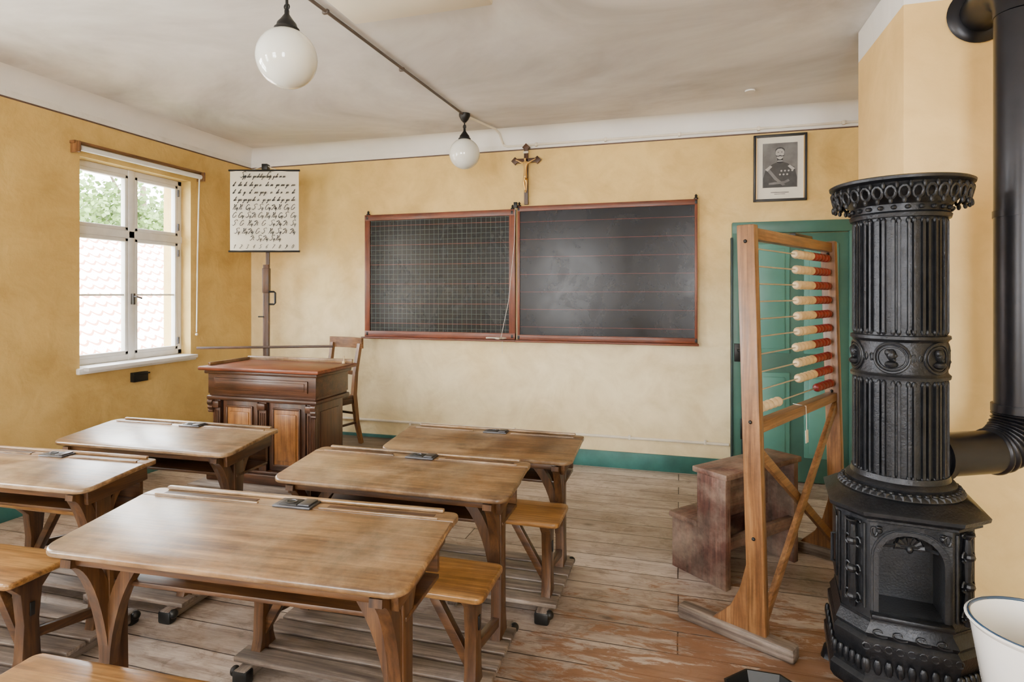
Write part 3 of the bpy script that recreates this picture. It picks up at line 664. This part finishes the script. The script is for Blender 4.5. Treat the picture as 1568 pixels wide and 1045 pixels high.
# step stool
b=B('step_stool')
L_=[(0,0),(.34,0),(.34,.545),(.165,.545),(.165,.265),(0,.265)]
MP=lambda y0:Matrix.Translation((0,y0,0))@XZ
Wt=.62
for y0 in(.045,Wt): b.prism(L_,0,.042,'step_z',MP(y0),bev=.004)
b.box((.25,Wt/2,.560),(.21,Wt+.02,.03),'step_y',bev=.006); b.box((.08,Wt/2,.280),(.185,Wt+.02,.03),'step_y',bev=.006)
b.box((.172,Wt/2,.405),(.02,Wt-.06,.25),'step_y'); b.box((.012,Wt/2,.13),(.02,Wt-.06,.25),'step_y')
b.box((.32,Wt/2,.22),(.03,Wt-.06,.06),'step_y')
b.done((-.04,3.275,0),R(-41.3))

# ---------------------------------------------------------------- stove
SX,SY,srot=.755,2.40,-8; KS=.80
es=empty('cast_iron_stove',(SX,SY,0))
b=B('stove_body')
def octo(hx,ch,n=1): return [(-hx+ch,-hx),(hx-ch,-hx),(hx,-hx+ch),(hx,hx-ch),(hx-ch,hx),(-hx+ch,hx),(-hx,hx-ch),(-hx,-hx+ch)]
def loft(sections,mat):
    t=bmesh.new(); rings=[[t.verts.new((x,y,z)) for x,y in octo(hx,ch)] for hx,ch,z in sections]
    for a,c in zip(rings,rings[1:]):
        for k in range(8): t.faces.new((a[k],a[(k+1)%8],c[(k+1)%8],c[k]))
    t.faces.new(rings[0][::-1]); t.faces.new(rings[-1]); bmesh.ops.recalc_face_normals(t,faces=t.faces); b.add(t,mat)
for sx in(-1,1):
    for sy in(-1,1):
        b.tube([(sx*.25,sy*.25,0),(sx*.25,sy*.25,.02),(sx*.215,sy*.215,.06),(sx*.20,sy*.20,.12)],[.045,.035,.022,.04],'iron',12)
loft([(.27,.10,.10),(.285,.11,.115),(.285,.11,.14),(.27,.105,.15),(.262,.10,.20),(.27,.105,.215),(.27,.105,.235),(.255,.10,.245)],'iron')
loft([(.255,.10,.245),(.262,.10,.26),(.243,.10,.29),(.243,.10,.30)],'iron')
hx,ch=.238,.095; zb,zt=.295,.665
t=bmesh.new(); o_=octo(hx,ch); lo=[t.verts.new((x,y,zb)) for x,y in o_]; hi=[t.verts.new((x,y,zt)) for x,y in o_]
for k in range(1,8): t.faces.new((lo[k],lo[(k+1)%8],hi[(k+1)%8],hi[k]))
b.add(t,'iron')
xa=hx-ch; aw=.118; zs=.51; zbot=.33; n=14
outl=[(-aw,zbot)]+[(-aw,zs)]+[(aw*math.cos(math.pi-math.pi*i/n),zs+.095*math.sin(math.pi*i/n)) for i in range(1,n)]+[(aw,zs),(aw,zbot)]
yf=-hx
b.grid([[(-xa,yf,zb),(-xa,yf,zt)],[(-aw,yf,zb),(-aw,yf,zt)]],'iron'); b.grid([[(aw,yf,zb),(aw,yf,zt)],[(xa,yf,zb),(xa,yf,zt)]],'iron')
b.grid([[(x,yf,z) for x,z in outl[1:-1]],[(x,yf,zt) for x,z in outl[1:-1]]],'iron')
b.grid([[(-aw,yf,zb),(aw,yf,zb)],[(-aw,yf,zbot),(aw,yf,zbot)]],'iron')
b.grid([[(x,yf,z) for x,z in outl+[outl[0]]],[(x*.93,yf+.16,z) for x,z in outl+[outl[0]]]],'iron')
b.prism([(x*.93,z) for x,z in outl],0,.004,'iron',Matrix.Translation((0,yf+.165,0))@XZ)
b.sweep([(x*1.04,yf-.006,z+.002) for x,z in outl],(0,1,0),.02,.018,'iron'); b.sweep([(x*1.15,yf-.002,zs+(z-zs)*1.12 if z>zs else z) for x,z in outl],(0,1,0),.012,.008,'iron')
b.box((0,yf-.02,zbot-.008),(2*aw+.05,.05,.018),'iron',bev=.006)
for i in range(7):
    a=math.pi*(i+.5)/7; b.tube([(0,yf+.03,.545),(.055*math.cos(a),yf+.02,.543+.045*math.sin(a))],[.004,.013],'iron',8)
b.ball((0,yf+.02,.545),.014,'iron',10)
b.tube([(-.10+.20*i/10,yf+.02,.545+.01*math.sin(math.pi*i/10)) for i in range(11)],.006,'iron',6)
for sx in(-1,1):
    for z in(.60,.62): b.ball((sx*.11,yf-.004,z),.012,'iron',10)
    b.tube([(sx*.127+.011*math.cos(a),yf-.006,.60+.02*math.sin(a)) for a in [i*.6 for i in range(11)]],.005,'iron',6)
for (ang) in(-45,-135):
    c=Vector((math.cos(R(ang)),math.sin(R(ang)),0)); tt=Vector((-c.y,c.x,0)); dist=(hx*2-ch)/math.sqrt(2)
    for s_ in(-1,1): b.tube([c*(dist+.003)+tt*s_*.045+Vector((0,0,z)) for z in(.33,.48,.63)],.006,'iron',6)
    b.tube([c*(dist+.014)+Vector((0,0,z)) for z in(.32,.36,.45,.54,.6,.64)],[.012,.022,.012,.02,.012,.026],'iron',10)
    for z in(.355,.45,.545,.63):
        b.ball(c*(dist+.02)+Vector((0,0,z)),(.022,.022,.016),'iron',10)
        for s_ in(-1,1): b.tube([c*(dist+.016)+tt*s_*(.024+.012*math.cos(a))+Vector((0,0,z+.016*math.sin(a))) for a in [i*.7 for i in range(9)]],.004,'iron',6)
b.box((-hx-.004,0,.48),(.012,.22,.30),'iron',bev=.005); b.tube([(-hx-.01,-.06,.42),(-hx-.03,-.06,.42),(-hx-.03,-.06,.52),(-hx-.01,-.06,.52)],.007,'iron',8)
b.box((-hx-.012,0,.48),(.012,.16,.22),'iron',bev=.005)
for x in [-.16+.04*i for i in range(9)]:
    b.ball((x,-.272,.178),(.016,.012,.02),'iron',10); b.tube([(x+.014*math.cos(a),-.268,.225+.008*math.sin(a)) for a in [i*.7 for i in range(9)]],.003,'iron',5)
for i in range(6):
    tpar=i/5; x=-.165-.10*tpar; y=-.27+.10*tpar
    b.ball((x,y,.178),(.015,.015,.02),'iron',10); b.ball((-x,y,.178),(.015,.015,.02),'iron',10)
    b.ball((-.272,-.15+.06*i,.178),(.012,.016,.02),'iron',10)
for x in (-.11,-.04,.04,.11):
    b.tube([(x+(.004+.006*q)*math.cos(q*1.0),-.262-.002,.268+(.004+.004*q)*math.sin(q*1.0)*.6) for q in [i*.5 for i in range(12)]],.004,'iron',5)
loft([(.24,.095,.655),(.262,.105,.67),(.262,.105,.68),(.285,.115,.70),(.288,.115,.715),(.27,.11,.725),(.235,.115,.755),(.22,.115,.76)],'iron')
b.lathe([(.225,.752),(.240,.762),(.236,.772),(.212,.795),(.205,.80)],'iron',64)
b.lathe([(.236,.765),(.228,.785),(.203,.80)],'iron',192,fn=lambda a,z:.006*math.sin(48*a)*(1 if z<.79 else .3))
b.lathe([(.208,.798),(.211,.806),(.203,.814),(.190,.820),(.187,.832),(.186,.838)],'iron',64)
for i in range(44):
    a=2*math.pi*i/44; b.ball((.220*math.cos(a),.220*math.sin(a),.79),(.010,.010,.009),'iron',8)
NF=20
def flute(a,z):
    p=(a*NF/(2*math.pi))%1
    return .010 if (p<.20 or .36<p<.56) else (-.006 if .20<=p<=.36 else -.003)
SG=NF*25
def col(z0,z1,R0):
    b.lathe([(R0,z0),(R0,z0+.014),(R0,z0+.0145),(R0,z1-.0145),(R0,z1-.014),(R0,z1)],'iron',SG,fn=lambda a,z:flute(a,z) if (z0+.0142<z<z1-.0142) else 0,cap=False)
    for i in range(NF):
        for off in(.10,.46):
            a=2*math.pi*(i+off)/NF
            for z in(z0+.016,z1-.016): b.ball((R0*math.cos(a),R0*math.sin(a),z),(.010,.010,.012),'iron',8)
col(.82,1.17,.172); col(1.315,1.725,.172)
b.lathe([(.165,1.165),(.188,1.168),(.190,1.178),(.182,1.184),(.178,1.19),(.178,1.295),(.182,1.30),(.190,1.306),(.188,1.316),(.165,1.32)],'iron',64,cap=False)
for k in range(6):
    a=R(-108+60*k)
    def PT(u,v,dd=0):
        an=a+u/.180; return Vector(((.180+dd)*math.cos(an),(.180+dd)*math.sin(an),1.243+v))
    b.tube([PT(.066*math.cos(q),.050*math.sin(q)) for q in [2*math.pi*i/28 for i in range(29)]],.006,'iron',8)
    b.tube([PT(.053*math.cos(q),.039*math.sin(q)) for q in [2*math.pi*i/28 for i in range(29)]],.0035,'iron',6)
    # relief head in profile with shoulders
    b.ball(PT(0,.010),(.019,.019,.021),'iron',14); b.ball(PT(0,-.022),(.026,.026,.013),'iron',12); b.ball(PT(.016,.008,.006),(.007,.007,.006),'iron',8); b.ball(PT(-.012,.018,.006),(.013,.013,.012),'iron',10); b.ball(PT(.010,-.006,.008),(.007,.007,.005),'iron',8)
    for s_ in(-1,1):
        b.tube([PT(s_*(.080+.008*math.cos(q)),.012*math.sin(q)) for q in [i*.7 for i in range(10)]],.003,'iron',6)
b.lathe([(.165,1.72),(.190,1.722),(.194,1.735),(.186,1.742),(.188,1.765),(.20,1.775),(.215,1.785),(.235,1.80),(.248,1.825),(.252,1.832),(.262,1.836),(.274,1.840),(.276,1.848),(.265,1.853),(.21,1.857),(.20,1.862),(.02,1.865)],'iron',96)
for i in range(34):
    a=2*math.pi*i/34; c=Vector((math.cos(a),math.sin(a),0)); tt=Vector((-c.y,c.x,0))
    C=c*.258+Vector((0,0,1.797))
    b.tube([C+tt*.018*math.cos(q)+Vector((0,0,.020*math.sin(q))) +c*.006*math.sin(q) for q in [2*math.pi*j/10 for j in range(11)]],.006,'iron',6)
    b.ball(C+Vector((0,0,-.028)),(.009,.009,.011),'iron',8)
    b.ball(c*.262+tt*.022+Vector((0,0,1.82)),(.008,.008,.012),'iron',8)
for i in range(24):
    a=2*math.pi*i/24; b.ball((.192*math.cos(a),.192*math.sin(a),1.753),(.012,.012,.008),'iron',8)
ZM=[(0,0),(.10,.12),(.245,.315),(.33,.40),(.605,.675),(.665,.70),(.70,.725),(.76,.775),(.80,.80),(3,3)]
def zmap(z):
    for (a,c),(a2,c2) in zip(ZM,ZM[1:]):
        if z<=a2: return c+(c2-c)*(z-a)/(a2-a)
    return z
b.done((0,0,0),R(srot),parent=es,smooth=30,fn=lambda c:(c.x*KS,c.y*KS,zmap(max(c.z,0))))
b=B('stove_pipe'); A=Vector((SX,SY,.875)); Bp=Vector((1.226,2.64,.875)); dr=(Bp-A).normalized()
b.tube([A+dr*.14,A+dr*.165],.092,'ironpipe',32); b.tube([A+dr*.12,A+dr*(.40)],.078,'ironpipe',32)
re=.14; P0=Bp-dr*re; pts=[];rad=[]
for i in range(73):
    a=math.pi/2*i/72; pts.append(P0+dr*re*math.sin(a)+Vector((0,0,re*(1-math.cos(a))))); rad.append(.077+.009*abs(math.sin(i*math.pi/8)))
b.tube(pts,rad,'ironpipe',32)
b.tube([Bp+Vector((0,0,re)),Bp+Vector((0,0,re+.03))],.086,'ironpipe',32)
zt=2.65; re2=.14
b.tube([Bp+Vector((0,0,re)),Vector((Bp.x,Bp.y,zt-re2))],.077,'ironpipe',32)
pts=[Vector((Bp.x,Bp.y+re2*(1-math.cos(a)),zt-re2+re2*math.sin(a))) for a in [math.pi/2*i/16 for i in range(17)]]+[Vector((Bp.x,2.949,zt))]
b.tube(pts,.079,'ironpipe',32)
b.lathe([(.08,0),(.118,.0),(.122,.006),(.112,.014),(.085,.02),(.08,.02)],'ironpipe',40,M4=Matrix.Translation((Bp.x,2.949,zt))@Matrix.Rotation(R(90),4,'X'))
b.tube([Vector((Bp.x,Bp.y,1.75)),Vector((Bp.x,Bp.y,1.775))],.081,'ironpipe',32)
b.done((-SX,-SY,0),parent=es)
b=B('coal_tray')
def oc(r): return [(r*math.cos(R(22.5+45*k)),r*math.sin(R(22.5+45*k))) for k in range(8)]
b.prism(oc(.14),0,.01,'blackmetal')
b.grid([[(x,y,.0) for x,y in oc(.14)],[(x,y,.05) for x,y in oc(.155)],[(x,y,.05) for x,y in oc(.147)],[(x,y,.012) for x,y in oc(.132)]],'blackmetal',True)
b.done((.30,2.225,0))
b=B('firewood_log'); b.prism([(-.04,-.03),(.045,-.035),(.05,.02),(.0,.05),(-.045,.02)],0,.22,'abac_z',bev=.004); b.done((.45,2.03,0),R(20))

b=B('wooden_stool')
b.lathe([(.16,.315),(.165,.32),(.165,.34),(.16,.345)],'oak_x',32)
for k in range(4):
    a=R(45+90*k); b.tube([(.15*math.cos(a),.15*math.sin(a),0),(.11*math.cos(a),.11*math.sin(a),.32)],[.014,.019],'oak_z',10)
for k in range(4):
    a=R(45+90*k);a2=R(135+90*k); b.tube([(.138*math.cos(a),.138*math.sin(a),.11),(.138*math.cos(a2),.138*math.sin(a2),.11)],.009,'oak_x',8)
b.done((.89,1.81,0))
b=B('enamel_bucket')
b.lathe([(.105,0),(.11,.006),(.150,.25),(.156,.256),(.160,.262),(.155,.266),(.147,.260),(.106,.012),(.02,.008)],'enamel',48)
b.tube([(.150*math.cos(a),.150*math.sin(a),.264) for a in [2*math.pi*i/48 for i in range(49)]],.004,'enamelblue',8)
for s_ in(-1,1): b.box((0,s_*.154,.225),(.04,.012,.04),'enamel',bev=.004)
b.tube([(.165*math.sin(a)*.97,.158*math.cos(a),.24-.03*math.sin(a)) for a in [math.pi*i/20 for i in range(21)]],.004,'greymetal',8)
b.done((.89,1.81,.3455))

# ---------------------------------------------------------------- outside
b=B('neighbour_roof'); rows=[]
x0,z0_,x1,z1_=-8.0,-1.2,-12.2,2.85
nx=20; ny=150
for i in range(nx*2+1):
    u=(i//2+(0 if i%2==0 else .93))/nx; u=min(u,1); lift=.0 if i%2==0 else .02
    rows.append([(x0+(x1-x0)*u,2+13*j/ny,z0_+(z1_-z0_)*u+lift) for j in range(ny+1)])
b.grid(rows,'tile'); b.done(smooth=20)
b=B('neighbour_house'); b.box((-10.1,8.5,-1.9),(4.0,13,1.6),'wall_out'); b.done()
b=B('garden_ground'); b.box((-22,6,-3.0),(34,50,.3),'grass',bev=0); b.done()
b=B('garden_tree'); b.tube([(-17,15,-2.85),(-17,15.1,0),(-16.8,15.1,2.5),(-17,15.3,5)],[.35,.28,.2,.08],'bark',10)
for a in range(5): b.tube([(-16.9,15.1,1.5+a*.5),(-16.9+1.4*math.cos(a*1.3),15.1+1.8*math.sin(a*1.3),3+a*.5)],[.1,.03],'bark',6)
t=bmesh.new(); rr=random.Random(5)
cl=[(-17+rr.uniform(-1.2,1.2),14.6+rr.uniform(-2.2,2.6),rr.uniform(2.2,4.4)) for _ in range(30)]
for k in range(8000):
    c=cl[k%30]; p=Vector(c)+Vector((rr.gauss(0,.4),rr.gauss(0,.42),rr.gauss(0,.36)))
    u=Vector((rr.gauss(0,1),rr.gauss(0,1),rr.gauss(0,1))).normalized()*.09; v=u.orthogonal().normalized()*.06
    t.faces.new([t.verts.new(p+u),t.verts.new(p+v),t.verts.new(p-u),t.verts.new(p-v)])
b.add(t,'leaf'); b.done()

# ---------------------------------------------------------------- light
w=bpy.data.worlds.new('sky'); scene.world=w; w.use_nodes=True
bg=w.node_tree.nodes['Background']; bg.inputs[0].default_value=(.94,.97,1,1); bg.inputs[1].default_value=26
def area(name,loc,rot,sx,sy,p,col,portal=False):
    l=bpy.data.lights.new(name,'AREA'); l.shape='RECTANGLE'; l.size=sx; l.size_y=sy; l.energy=p; l.color=col
    if portal: l.cycles.is_portal=True
    o=bpy.data.objects.new(name,l); scene.collection.objects.link(o); o.location=loc; o.rotation_euler=rot
    return o
area('daylight_portal',(XL-.32,3.73,1.68),(0,R(-90),0),1.5,1.0,1,(1,1,1),True)
for y in(1.42,-1.07): area('window_fill_lamp',(XL-.33,y,1.68),(0,R(-90),0),1.5,1.05,175,(1,.99,.96))  # area lamps added outside the unseen left windows to fill the room
for x in(-2.3,.65): area('window_fill_lamp',(x,YF-.33,1.68),(R(90),0,0),1.1,1.5,110,(1,.97,.92))  # more added fill lamps, outside the unseen rear windows
s=bpy.data.lights.new('sun','SUN'); s.energy=18; s.angle=R(1); s.color=(1,.95,.88)
o=bpy.data.objects.new('sun',s); scene.collection.objects.link(o); o.rotation_euler=Vector((-.7,-.15,-.6)).to_track_quat('-Z','Y').to_euler()

# ---------------------------------------------------------------- camera
cam=bpy.data.cameras.new('camera'); o=bpy.data.objects.new('camera',cam); scene.collection.objects.link(o)
o.location=(0,0,1.46); o.rotation_euler=(R(90),0,R(15.9)); cam.sensor_width=36; cam.lens=900/1568*36; cam.shift_y=-72/1568; cam.clip_start=.05
scene.camera=o
